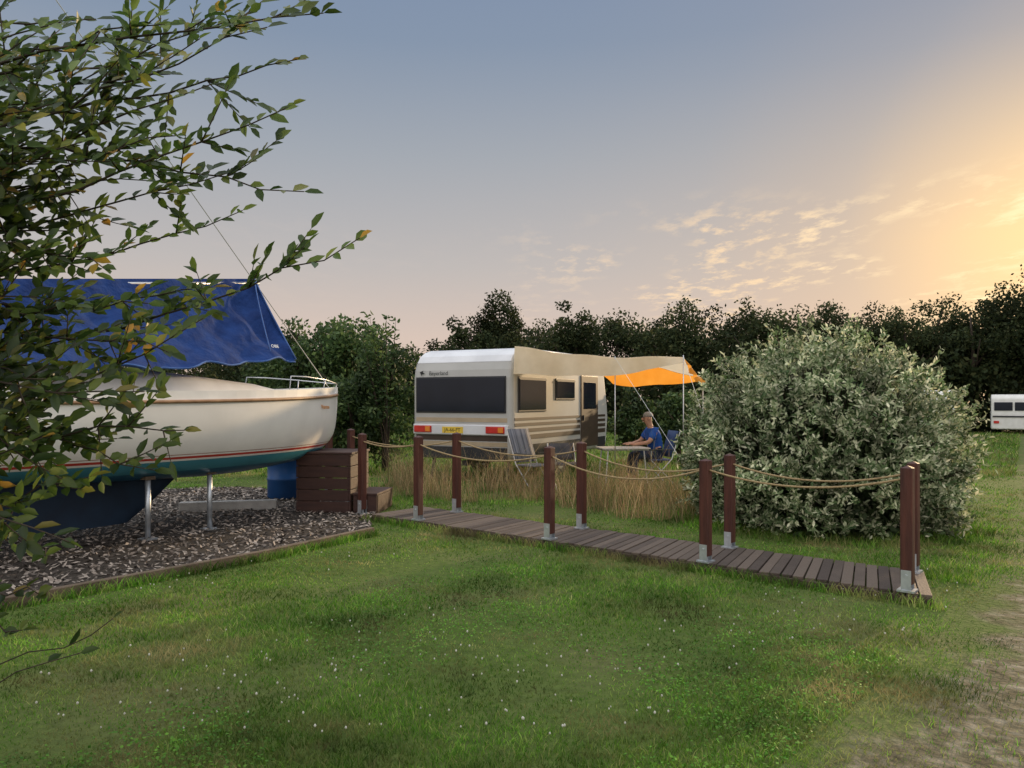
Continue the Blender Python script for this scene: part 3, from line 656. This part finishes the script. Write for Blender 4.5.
for px,py,Y,w,mt,lab in shr:
    b0=W(px,400,Y); h=EYE-(py-HZ)/F*Y
    tree('shrub',lab,'shrub',(b0.x,Y,0),h,w,5200,.12,M[mt],.0,20,None,('stems','foliage'),.5)
# sprigs of the shrub by the caravan
t=thing('sapling','slender young tree with open leafy sprigs left of the caravan roof','tree',(-2.75,17.0,0))
mb=MB(); LP=[];LD=[]
for k in range(13):
    a=random.uniform(0,2*PI); sp=random.uniform(.2,.75); top=random.uniform(2.7,3.5)
    pts=[Vector((0,0,.1)).lerp(Vector((math.cos(a)*sp,math.sin(a)*sp,top)),q)+Vector((0,0,.25*math.sin(PI*q))) for q in np.linspace(0,1,14)]
    mb.tube(pts,list(np.linspace(.018,.004,14)),5)
    for q in range(5,14):
        for _ in range(7):
            LP.append(pts[q]+Vector((random.gauss(0,.05),random.gauss(0,.05),random.gauss(0,.05)))); LD.append((random.gauss(0,1),random.gauss(0,1),random.gauss(.4,.6)))
mb.build('stems',M['bark'],t,True)
P=np.array([list(q) for q in LP])+np.array(t.location); n=len(P); V,Fc=leaves(P,np.array(LD),rv(n),rng.uniform(.1,.17,n),rng.uniform(.05,.08,n)); mesh_np('foliage',V,Fc,M['mid'],t)

# big silver bush
BC=np.array([4.1,10.2,0.0]); RX,RY,RZ=1.86,1.82,2.38
t=thing('silver_bush','big round bush of pale silvery green leaves behind the boardwalk','bush',tuple(BC))
Ps=[];Ds=[]; mb=MB()
for k in range(3000):
    a=random.uniform(0,2*PI); zz=random.uniform(-.05,1)
    c=max(0,1-max(zz,0)**2.8)**.52; lump=1+.04*math.sin(a*5+zz*7)+.03*math.sin(a*9-zz*11)
    if zz<.38: c*=.82+.18*(zz+.05)/.43
    d=np.array([math.cos(a)*c,math.sin(a)*c,max(zz,0.02)])
    r0=random.uniform(.7,.99); st=d*np.array([RX,RY,RZ])*r0*lump+np.array([0,0,.05])
    L_=random.uniform(.14,.28)*(1.6 if random.random()<.05 else 1); up=np.array([d[0]*.8,d[1]*.8,.45+.5*max(zz,0)])+np.random.default_rng(k).normal(size=3)*.32; up/=np.linalg.norm(up)
    m_=20; ts=np.linspace(0.05,1,m_); pts=st+up*L_*ts[:,None]; pts[:,2]-=(.2*L_)*ts**2*(1.5 if zz<.5 else .3)
    Ps.append(pts+rng.normal(0,.014,(m_,3))); dd=rv(m_)*.8+up*.7; Ds.append(dd)
    if k%4==0: mb.tube([tuple(st*.8),tuple(st),tuple(pts[-1])],[.007,.005,.002],4)
for k in range(14):
    a=random.uniform(0,2*PI); q=random.uniform(.4,.8); mb.tube([(math.cos(a)*.15,math.sin(a)*.15,0),(math.cos(a)*RX*q*.6,math.sin(a)*RY*q*.6,.8),(math.cos(a)*RX*q,math.sin(a)*RY*q,1.6)],[.035,.025,.01],6)
mb.build('stems',M['twig'],t,True)
P=np.concatenate(Ps)+BC; P[:,2]=np.maximum(P[:,2],.03); D=np.concatenate(Ds); n=len(P)
nrm=unit(P-BC-np.array([0,0,.5]))
V,Fc=leaves(P,D,rv(n)*.75+nrm*1.0+np.array([0,0,.3]),rng.uniform(.05,.09,n),rng.uniform(.022,.036,n),.1); mesh_np('foliage',V,Fc,M['bush'],t)
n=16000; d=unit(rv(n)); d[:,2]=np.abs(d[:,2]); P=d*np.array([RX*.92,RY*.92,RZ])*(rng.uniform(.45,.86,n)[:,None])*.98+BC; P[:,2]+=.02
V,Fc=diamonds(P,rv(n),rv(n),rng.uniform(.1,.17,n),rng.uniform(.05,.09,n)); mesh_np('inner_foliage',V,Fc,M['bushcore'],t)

# foreground tree at the left
ft=thing('foreground_tree','leafy dark green tree leaning in from the left edge, close by','tree',(-2.85,2.75,0))
mb=MB(); mb.tube([(-2.85,2.75,-.05),(-2.8,2.78,1.2),(-2.88,2.7,2.4),(-2.8,2.75,3.6),(-2.7,2.7,4.6)],[.1,.085,.07,.05,.02],10)
mb.build('trunk',M['bark'],ft,True,world=True)
T=[(362,236,2.5),(322,8,2.3),(300,56,2.6),(288,112,2.4),(228,172,2.6),(303,194,2.5),(240,215,2.8),(250,14,2.9),(210,84,2.5),(165,22,2.3),(178,132,2.4),(150,178,2.8),(125,60,2.5),
(205,322,2.4),(150,300,2.6),(215,285,2.8),(175,352,2.5),(188,428,2.5),(140,392,2.3),(150,470,2.4),(112,440,2.6),(95,380,2.4),(62,480,2.3),(66,540,2.2),(38,595,2.3),
(60,300,2.4),(92,225,2.6),(80,140,2.3),(60,92,2.7),(40,30,2.4),(30,400,2.3),(30,200,2.5),(100,20,2.6),(20,120,2.3),(15,270,2.6),(110,340,2.7),(25,340,2.4),(70,420,2.5),(45,250,2.3),(20,460,2.6),(140,100,2.6),(110,265,2.4),(70,190,2.7),(15,60,2.5),(60,20,2.2),(200,40,2.6),(110,160,2.4),
(20,510,2.4),(270,30,2.5),(50,560,2.5),(24,630,2.4),(60,370,2.7),(50,440,2.3),(90,470,2.5)]
for k in range(18): T.append((random.uniform(-40,120)*random.uniform(.5,1),random.uniform(-40,440),random.uniform(2.1,2.8)))
LOW=[(118,622,2.5),(78,652,2.4)]
LP=[];LD=[];LN=[]; mb=MB()
def spray(pts,r0,r1,step,skip=0.0):
    n_=len(pts); mb.tube(pts,list(np.linspace(r0,r1,n_)),5)
    acc=0; sgn=1
    for a,b_ in zip(pts[:-1],pts[1:]):
        seg=(b_-a).length; d=(b_-a).normalized()
        side=d.cross(Vector((0,-.6,.8))).normalized()
        while acc<seg:
            q=a+d*acc; sgn=-sgn
            if random.random()>skip:
                LP.append(q); LD.append(d*.75+side*sgn*random.uniform(.45,.95)+Vector((random.gauss(0,.2),random.gauss(0,.25),random.uniform(-.25,.4))))
                LN.append(Vector((random.gauss(0,.5),random.gauss(-.75,.5),.65)))
            acc+=step*random.uniform(.75,1.25)
        acc-=seg
    LP.append(pts[-1]); LD.append(d); LN.append(Vector((random.gauss(0,.4),random.gauss(-.7,.4),.7)))
for ti,(px,py,Y) in enumerate(T+LOW):
    low=ti>=len(T); lowish=py>475
    tip=W(px,py,Y); z0=min(max(tip.z*.72+.35+random.gauss(0,.3),.9),4.3); st=Vector((-2.82,2.75,.35 if low else z0)); L_=(tip-st).length
    mid=st.lerp(tip,.55)+Vector((random.gauss(0,.1),random.gauss(0,.15),L_*random.uniform(-.08,.08)))
    pts=[]
    for k in range(15):
        s_=k/14; pts.append((st*(1-s_)**2+mid*2*s_*(1-s_)+tip*s_*s_)+Vector((random.gauss(0,.01),random.gauss(0,.01),random.gauss(0,.01))))
    mb.tube(pts[:6],list(np.linspace(.012,.006,6)),5)
    spray(pts[5:],.006 if not low else .003,.0018,.035 if not low else .09,.0 if not low else .5)
    nt_=0 if low else (4 if lowish else int(L_*6.8))
    for k in range(nt_):
        s_=random.uniform(.3,.95); i=min(int(s_*14),13); q=pts[i]; d=(pts[min(i+1,14)]-pts[i-1]).normalized()
        sd=Vector((random.gauss(0,.6),random.gauss(0,.7),random.gauss(.2,.8))).normalized()
        dr=(d*.8+sd*.9).normalized(); ln=random.uniform(.12,.32)*(1.1-.5*s_)
        tw=[q+dr*ln*x_+Vector((0,0,.06*ln*x_*x_)) for x_ in np.linspace(0,1,5)]
        spray(tw,.0028,.0012,.026,.05)
mb.build('branches',M['twig'],ft,True,world=True)
P=np.array([list(q) for q in LP]); n=len(P)
V,Fc=leaves(P,np.array([list(q) for q in LD]),np.array([list(q) for q in LN]),rng.uniform(.042,.076,n),rng.uniform(.024,.037,n),.16)
mesh_np('leaves',V,Fc,M['fg_leaf'],ft)

# ------------------------------------------------------------------ grass
deck_poly=[tuple(dk(a,b_,0))[:2] for a,b_ in ((-.02,-.02),(6.74,-.02),(6.48,.95),(-.02,.95))]
def patchy(x,y): return np.sin(x*1.7+y*.9)+np.sin(x*-.8+y*2.1+1)+np.sin(x*3.1-y*2.7+2)*.7
def blade_mesh(x,y,z,h,w,lean):
    n=len(x); a=rng.uniform(0,2*PI,n); a2=rng.uniform(0,2*PI,n); B0=np.stack([x,y,z],1); s_=np.stack([np.cos(a),np.sin(a),np.zeros(n)],1)*w[:,None]/2
    l=np.stack([np.cos(a2),np.sin(a2),np.zeros(n)],1)*lean[:,None]; upv=np.zeros((n,3)); upv[:,2]=h
    m_=B0+l*.35+upv*.6; tp_=B0+l+upv
    V=np.stack([B0-s_,B0+s_,m_+s_*.75,m_-s_*.75,tp_+s_*.1,tp_-s_*.1],1).reshape(-1,3); i=np.arange(n)[:,None]*6
    return V,np.concatenate([i+np.array([[0,1,2,3]]),i+np.array([[3,2,4,5]])],0)
n=290000; y=np.exp(rng.uniform(math.log(2.6),math.log(17),n)); x=rng.uniform(-.85,.85,n)*y
k=~inpoly(x,y,bed)&~inpoly(x,y,deck_poly)
dist=x-np.interp(y,ty,tx)+.3*np.sin(x*3+y*4)+.15*np.sin(x*9-y*7); dist=np.where(x>np.interp(y,ty,tx)+np.interp(y,ty,tw_)+.4,0,np.maximum(dist,0))
k&=rng.uniform(0,1,n)<np.maximum(np.exp(-(dist/.45)**1.3),.06+.12*np.sin(x*5+y*3)+.1*np.sin(x*2-y*6))
pt=patchy(x,y); k&=rng.uniform(0,1,n)<np.clip(.85+.25*pt,.28,1)
x,y,pt=x[k],y[k],pt[k]; n=len(x)
h=rng.uniform(.012,.032,n)*(1+.25*pt)*np.where(rng.uniform(0,1,n)<.02,1.7,1); w=.0038*(y/3.4)**.85*rng.uniform(.7,1.4,n)
V,Fc=blade_mesh(x,y,np.zeros(n),h,w,h*rng.uniform(.2,1.3,n)); tag(mesh_np('lawn_grass',V,Fc,M['lawn_blade']),'short mown green grass of the lawn','grass',kind='stuff')
# clover leaves lying in the lawn
n=34000; y=np.exp(rng.uniform(math.log(3.0),math.log(9),n)); x=rng.uniform(-.7,.6,n)*y; cpt=np.sin(x*1.1+y*1.3+.6)+np.sin(x*2.3-y*.9+2)+.6*np.sin(x*4.1+y*3.7)
k=(cpt+rng.normal(0,.3,n)>.4)&~inpoly(x,y,bed)&~inpoly(x,y,deck_poly)&(x<np.interp(y,ty,tx)); x,y=x[k],y[k]; n=len(x); D=rv(n); D[:,2]*=.2; Nn=rv(n)*.4; Nn[:,2]+=1
V,Fc=diamonds(np.stack([x,y,rng.uniform(.015,.036,n)],1),D,Nn,rng.uniform(.012,.022,n),rng.uniform(.011,.018,n))
M['clover_leaf']=leafmat('clover_leaf',[(0,(.05,.16,.015)),(1,(.15,.32,.035))],.3,.6,1.3,(.55,1.4),.2)
tag(mesh_np('clover_leaves',V,Fc,M['clover_leaf']),'patches of round clover leaves spread through the lawn','clover',kind='stuff')
n=60000; y=np.exp(rng.uniform(math.log(16),math.log(52),n)); x=rng.uniform(-.7,.8,n)*y; k=~inpoly(x,y,track_poly); x,y=x[k],y[k]; n=len(x)
h=rng.uniform(.05,.14,n); V,Fc=blade_mesh(x,y,gz(x,y),h,.02*(y/16),h*.7); tag(mesh_np('meadow_grass',V,Fc,M['lawn_blade']),'rough green grass of the field farther back','grass',kind='stuff')
# tall dry grass
def scatter(poly,n):
    xs_=[q[0] for q in poly]; ys_=[q[1] for q in poly]; x=rng.uniform(min(xs_),max(xs_),n); y=rng.uniform(min(ys_),max(ys_),n); k=inpoly(x,y,poly); return x[k],y[k]
x1,y1=scatter([(-2.5,12.6),(-.4,11.9),(.9,11.3),(1.5,10.3),(2.3,9.9),(3.0,10.6),(2.6,12.4),(2.2,13.2),(0,13.9),(-.3,14.2),(-2.2,15.2)],19000)
cl=patchy(x1*2.2,y1*2.2); k=rng.uniform(0,1,len(x1))<np.clip(.38+.4*cl+.2*(x1>1.2),.03,1); x1,y1,cl=x1[k],y1[k],cl[k]; n=len(x1)
h=rng.uniform(.15,.6,n)*(1+.22*cl)*np.where(rng.uniform(0,1,n)<.06,1.5,1); h=np.maximum(h,.1); V,Fc=blade_mesh(x1,y1,np.zeros(n),h,rng.uniform(.004,.009,n),h*rng.uniform(.1,.85,n))
tag(mesh_np('dry_grass',V,Fc,M['dry']),'tall straw coloured dry grass between boardwalk and caravan','grass',kind='stuff')
# rough green fringe along boardwalk, bed edging and bush foot
xa=[];ya=[]
for _ in range(5200):
    s_=random.uniform(-.1,6.8); q=dk(s_,random.choice([-.05-abs(random.gauss(0,.05)),.97+abs(random.gauss(0,.12))]),0); xa.append(q.x); ya.append(q.y)
for _ in range(2600):
    i=random.randint(0,2); s_=random.random(); a,b_=ed[i],ed[i+1]; xa.append(a[0]+(b_[0]-a[0])*s_+.05+abs(random.gauss(0,.04))); ya.append(a[1]+(b_[1]-a[1])*s_-.04)
for _ in range(5000):
    a=random.uniform(0,2*PI); r_=random.uniform(.75,1.05); xa.append(BC[0]+RX*r_*math.cos(a)); ya.append(BC[1]+RY*r_*math.sin(a))
for _ in range(3500):
    xa.append(random.uniform(-2.4,2.6)); ya.append(random.uniform(11.5,14.5))
x=np.array(xa); y=np.array(ya); k=~inpoly(x,y,deck_poly); x,y=x[k],y[k]; n=len(x); h=rng.uniform(.03,.11,n)
V,Fc=blade_mesh(x,y,np.zeros(n),h,rng.uniform(.005,.009,n),h*.6); tag(mesh_np('fringe_grass',V,Fc,M['lawn_blade']),'longer unmown grass along the boardwalk and edging','grass',kind='stuff')
# clover flowers
n=420; y=np.exp(rng.uniform(math.log(3.6),math.log(8),n)); x=rng.uniform(-.62,.62,n)*y; k=~inpoly(x,y,bed)&~inpoly(x,y,deck_poly)&(patchy(x*.7,y*.7)>.0)&(x<np.interp(y,ty,tx)); x,y=x[k],y[k]; mb=MB()
for a,b_ in zip(x,y):
    z=random.uniform(.03,.05); r_=random.uniform(.004,.007); mb.tube([(a,b_,z-r_),(a,b_,z),(a,b_,z+r_)],[r_*.6,r_,r_*.5],6)
tag(mb.build('clover_flowers',M['clover']),'tiny white clover flowers dotted over the lawn','flowers',kind='stuff')

# ------------------------------------------------------------------ camera, sun, sky
cam=bpy.data.cameras.new('camera'); co=bpy.data.objects.new('camera',cam); C.objects.link(co)
co.location=(0,0,EYE); co.rotation_euler=(PI/2,0,0); cam.sensor_width=36; cam.lens=36*F/1024; cam.shift_y=(HZ-384)/1024; cam.clip_end=2000; cam.clip_start=.05
bpy.context.scene.camera=co
AZ,EL=math.radians(40),math.radians(11)
sd=Vector((math.sin(AZ)*math.cos(EL),math.cos(AZ)*math.cos(EL),math.sin(EL)))
sl=bpy.data.lights.new('sun','SUN'); sl.energy=3.8; sl.angle=math.radians(1.5); sl.color=(1,.72,.42)
so=bpy.data.objects.new('sun',sl); C.objects.link(so); so.rotation_euler=sd.to_track_quat('Z','Y').to_euler(); so.location=(20,20,20)
w=bpy.data.worlds.new('World'); bpy.context.scene.world=w; w.use_nodes=True; nt=w.node_tree; nt.nodes.clear()
out=nt.nodes.new('ShaderNodeOutputWorld'); bg=nt.nodes.new('ShaderNodeBackground'); nt.links.new(bg.outputs[0],out.inputs[0])
tc=nt.nodes.new('ShaderNodeTexCoord'); sep=nt.nodes.new('ShaderNodeSeparateXYZ'); nt.links.new(tc.outputs['Generated'],sep.inputs[0])
def math_(op,a,b_=None,c_=None):
    n_=nt.nodes.new('ShaderNodeMath'); n_.operation=op
    for i,v_ in enumerate((a,b_,c_)):
        if v_ is None: continue
        if hasattr(v_,'type'): nt.links.new(v_,n_.inputs[i])
        else: n_.inputs[i].default_value=v_
    return n_.outputs[0]
def mixc(f,a,b_,mode='MIX'):
    n_=nt.nodes.new('ShaderNodeMix'); n_.data_type='RGBA'; n_.blend_type=mode
    for i,v_ in ((0,f),(6,a),(7,b_)):
        if hasattr(v_,'type'): nt.links.new(v_,n_.inputs[i])
        else: n_.inputs[i].default_value=v_ if i==0 else rgba(v_)
    return n_.outputs[2]
el=sep.outputs['Z']
base=ramp(nt,[(0,(.76,.58,.46)),(.08,(.68,.545,.47)),(.17,(.52,.485,.47)),(.3,(.365,.395,.44)),(.42,(.235,.3,.405)),(.53,(.195,.265,.4)),(.68,(1.05,1.15,1.28)),(1,(1.85,1.92,2.02))]); nt.links.new(el,base.inputs[0])  # top stops raised beyond a dusk sky, added fill light from overhead
dt=nt.nodes.new('ShaderNodeVectorMath'); dt.operation='DOT_PRODUCT'; nt.links.new(tc.outputs['Generated'],dt.inputs[0]); dt.inputs[1].default_value=sd
gf=ramp(nt,[(.6,(0,0,0)),(.8,(.06,.06,.06)),(.9,(.14,.14,.14)),(.96,(.34,.34,.34)),(.985,(.7,.7,.7)),(1,(1,1,1))]); nt.links.new(dt.outputs['Value'],gf.inputs[0])
gc=ramp(nt,[(.6,(.55,.46,.42)),(.85,(.84,.57,.36)),(.95,(1.02,.64,.31)),(1,(1.3,.85,.38))]); nt.links.new(dt.outputs['Value'],gc.inputs[0])
gel=ramp(nt,[(.0,(1,1,1)),(.18,(1,1,1)),(.38,(.32,.32,.32))]); nt.links.new(el,gel.inputs[0])
col=mixc(math_('MULTIPLY',gf.outputs[0],gel.outputs[0]),base.outputs[0],gc.outputs[0])
# small puffy clouds on a plane
zz=math_('MAXIMUM',math_('ADD',el,.06),.03); cx=math_('DIVIDE',sep.outputs['X'],zz); cy=math_('DIVIDE',sep.outputs['Y'],zz)
cmb=nt.nodes.new('ShaderNodeCombineXYZ'); nt.links.new(cx,cmb.inputs[0]); nt.links.new(math_('MULTIPLY',cy,.6),cmb.inputs[1])
cn=nt.nodes.new('ShaderNodeTexNoise'); cn.inputs['Scale'].default_value=7; cn.inputs['Detail'].default_value=9; cn.inputs['Roughness'].default_value=.64; nt.links.new(cmb.outputs[0],cn.inputs['Vector'])
cn2=nt.nodes.new('ShaderNodeTexNoise'); cn2.inputs['Scale'].default_value=1.1; cn2.inputs['Detail'].default_value=3; nt.links.new(cmb.outputs[0],cn2.inputs['Vector'])
cr=ramp(nt,[(.49,(0,0,0)),(.63,(1,1,1))]); nt.links.new(cn.outputs[0],cr.inputs[0])
cr2=ramp(nt,[(.44,(0,0,0)),(.56,(1,1,1))]); nt.links.new(cn2.outputs[0],cr2.inputs[0])
cel=ramp(nt,[(.04,(0,0,0)),(.1,(1,1,1)),(.21,(.9,.9,.9)),(.26,(0,0,0))]); nt.links.new(el,cel.inputs[0])
csun=ramp(nt,[(.74,(.06,.06,.06)),(.88,(1,1,1))]); nt.links.new(dt.outputs['Value'],csun.inputs[0])
cf=math_('MULTIPLY',math_('MULTIPLY',cr.outputs[0],cr2.outputs[0]),math_('MULTIPLY',cel.outputs[0],csun.outputs[0]))
ccol=ramp(nt,[(.7,(.82,.65,.53)),(.93,(1.08,.78,.47)),(1,(1.4,1.1,.65))]); nt.links.new(dt.outputs['Value'],ccol.inputs[0])
col=mixc(math_('MULTIPLY',cf,.8),col,ccol.outputs[0])
# extra brightness added to the sky behind the viewer, fills hull and caravan rear
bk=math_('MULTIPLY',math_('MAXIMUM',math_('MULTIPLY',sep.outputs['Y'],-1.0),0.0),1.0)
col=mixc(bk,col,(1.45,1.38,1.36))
sky=nt.nodes.new('ShaderNodeTexSky'); sky.sky_type='NISHITA'; sky.sun_disc=False; sky.sun_elevation=EL; sky.sun_rotation=AZ
sk=nt.nodes.new('ShaderNodeVectorMath'); sk.operation='SCALE'; sk.inputs['Scale'].default_value=.002; nt.links.new(sky.outputs[0],sk.inputs[0])
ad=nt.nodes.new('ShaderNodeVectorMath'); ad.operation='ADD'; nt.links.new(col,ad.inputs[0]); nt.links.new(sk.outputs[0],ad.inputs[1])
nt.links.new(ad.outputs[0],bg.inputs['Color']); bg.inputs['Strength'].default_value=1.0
sc=bpy.context.scene; sc.view_settings.view_transform='Standard'; sc.view_settings.look='None'; sc.view_settings.exposure=0
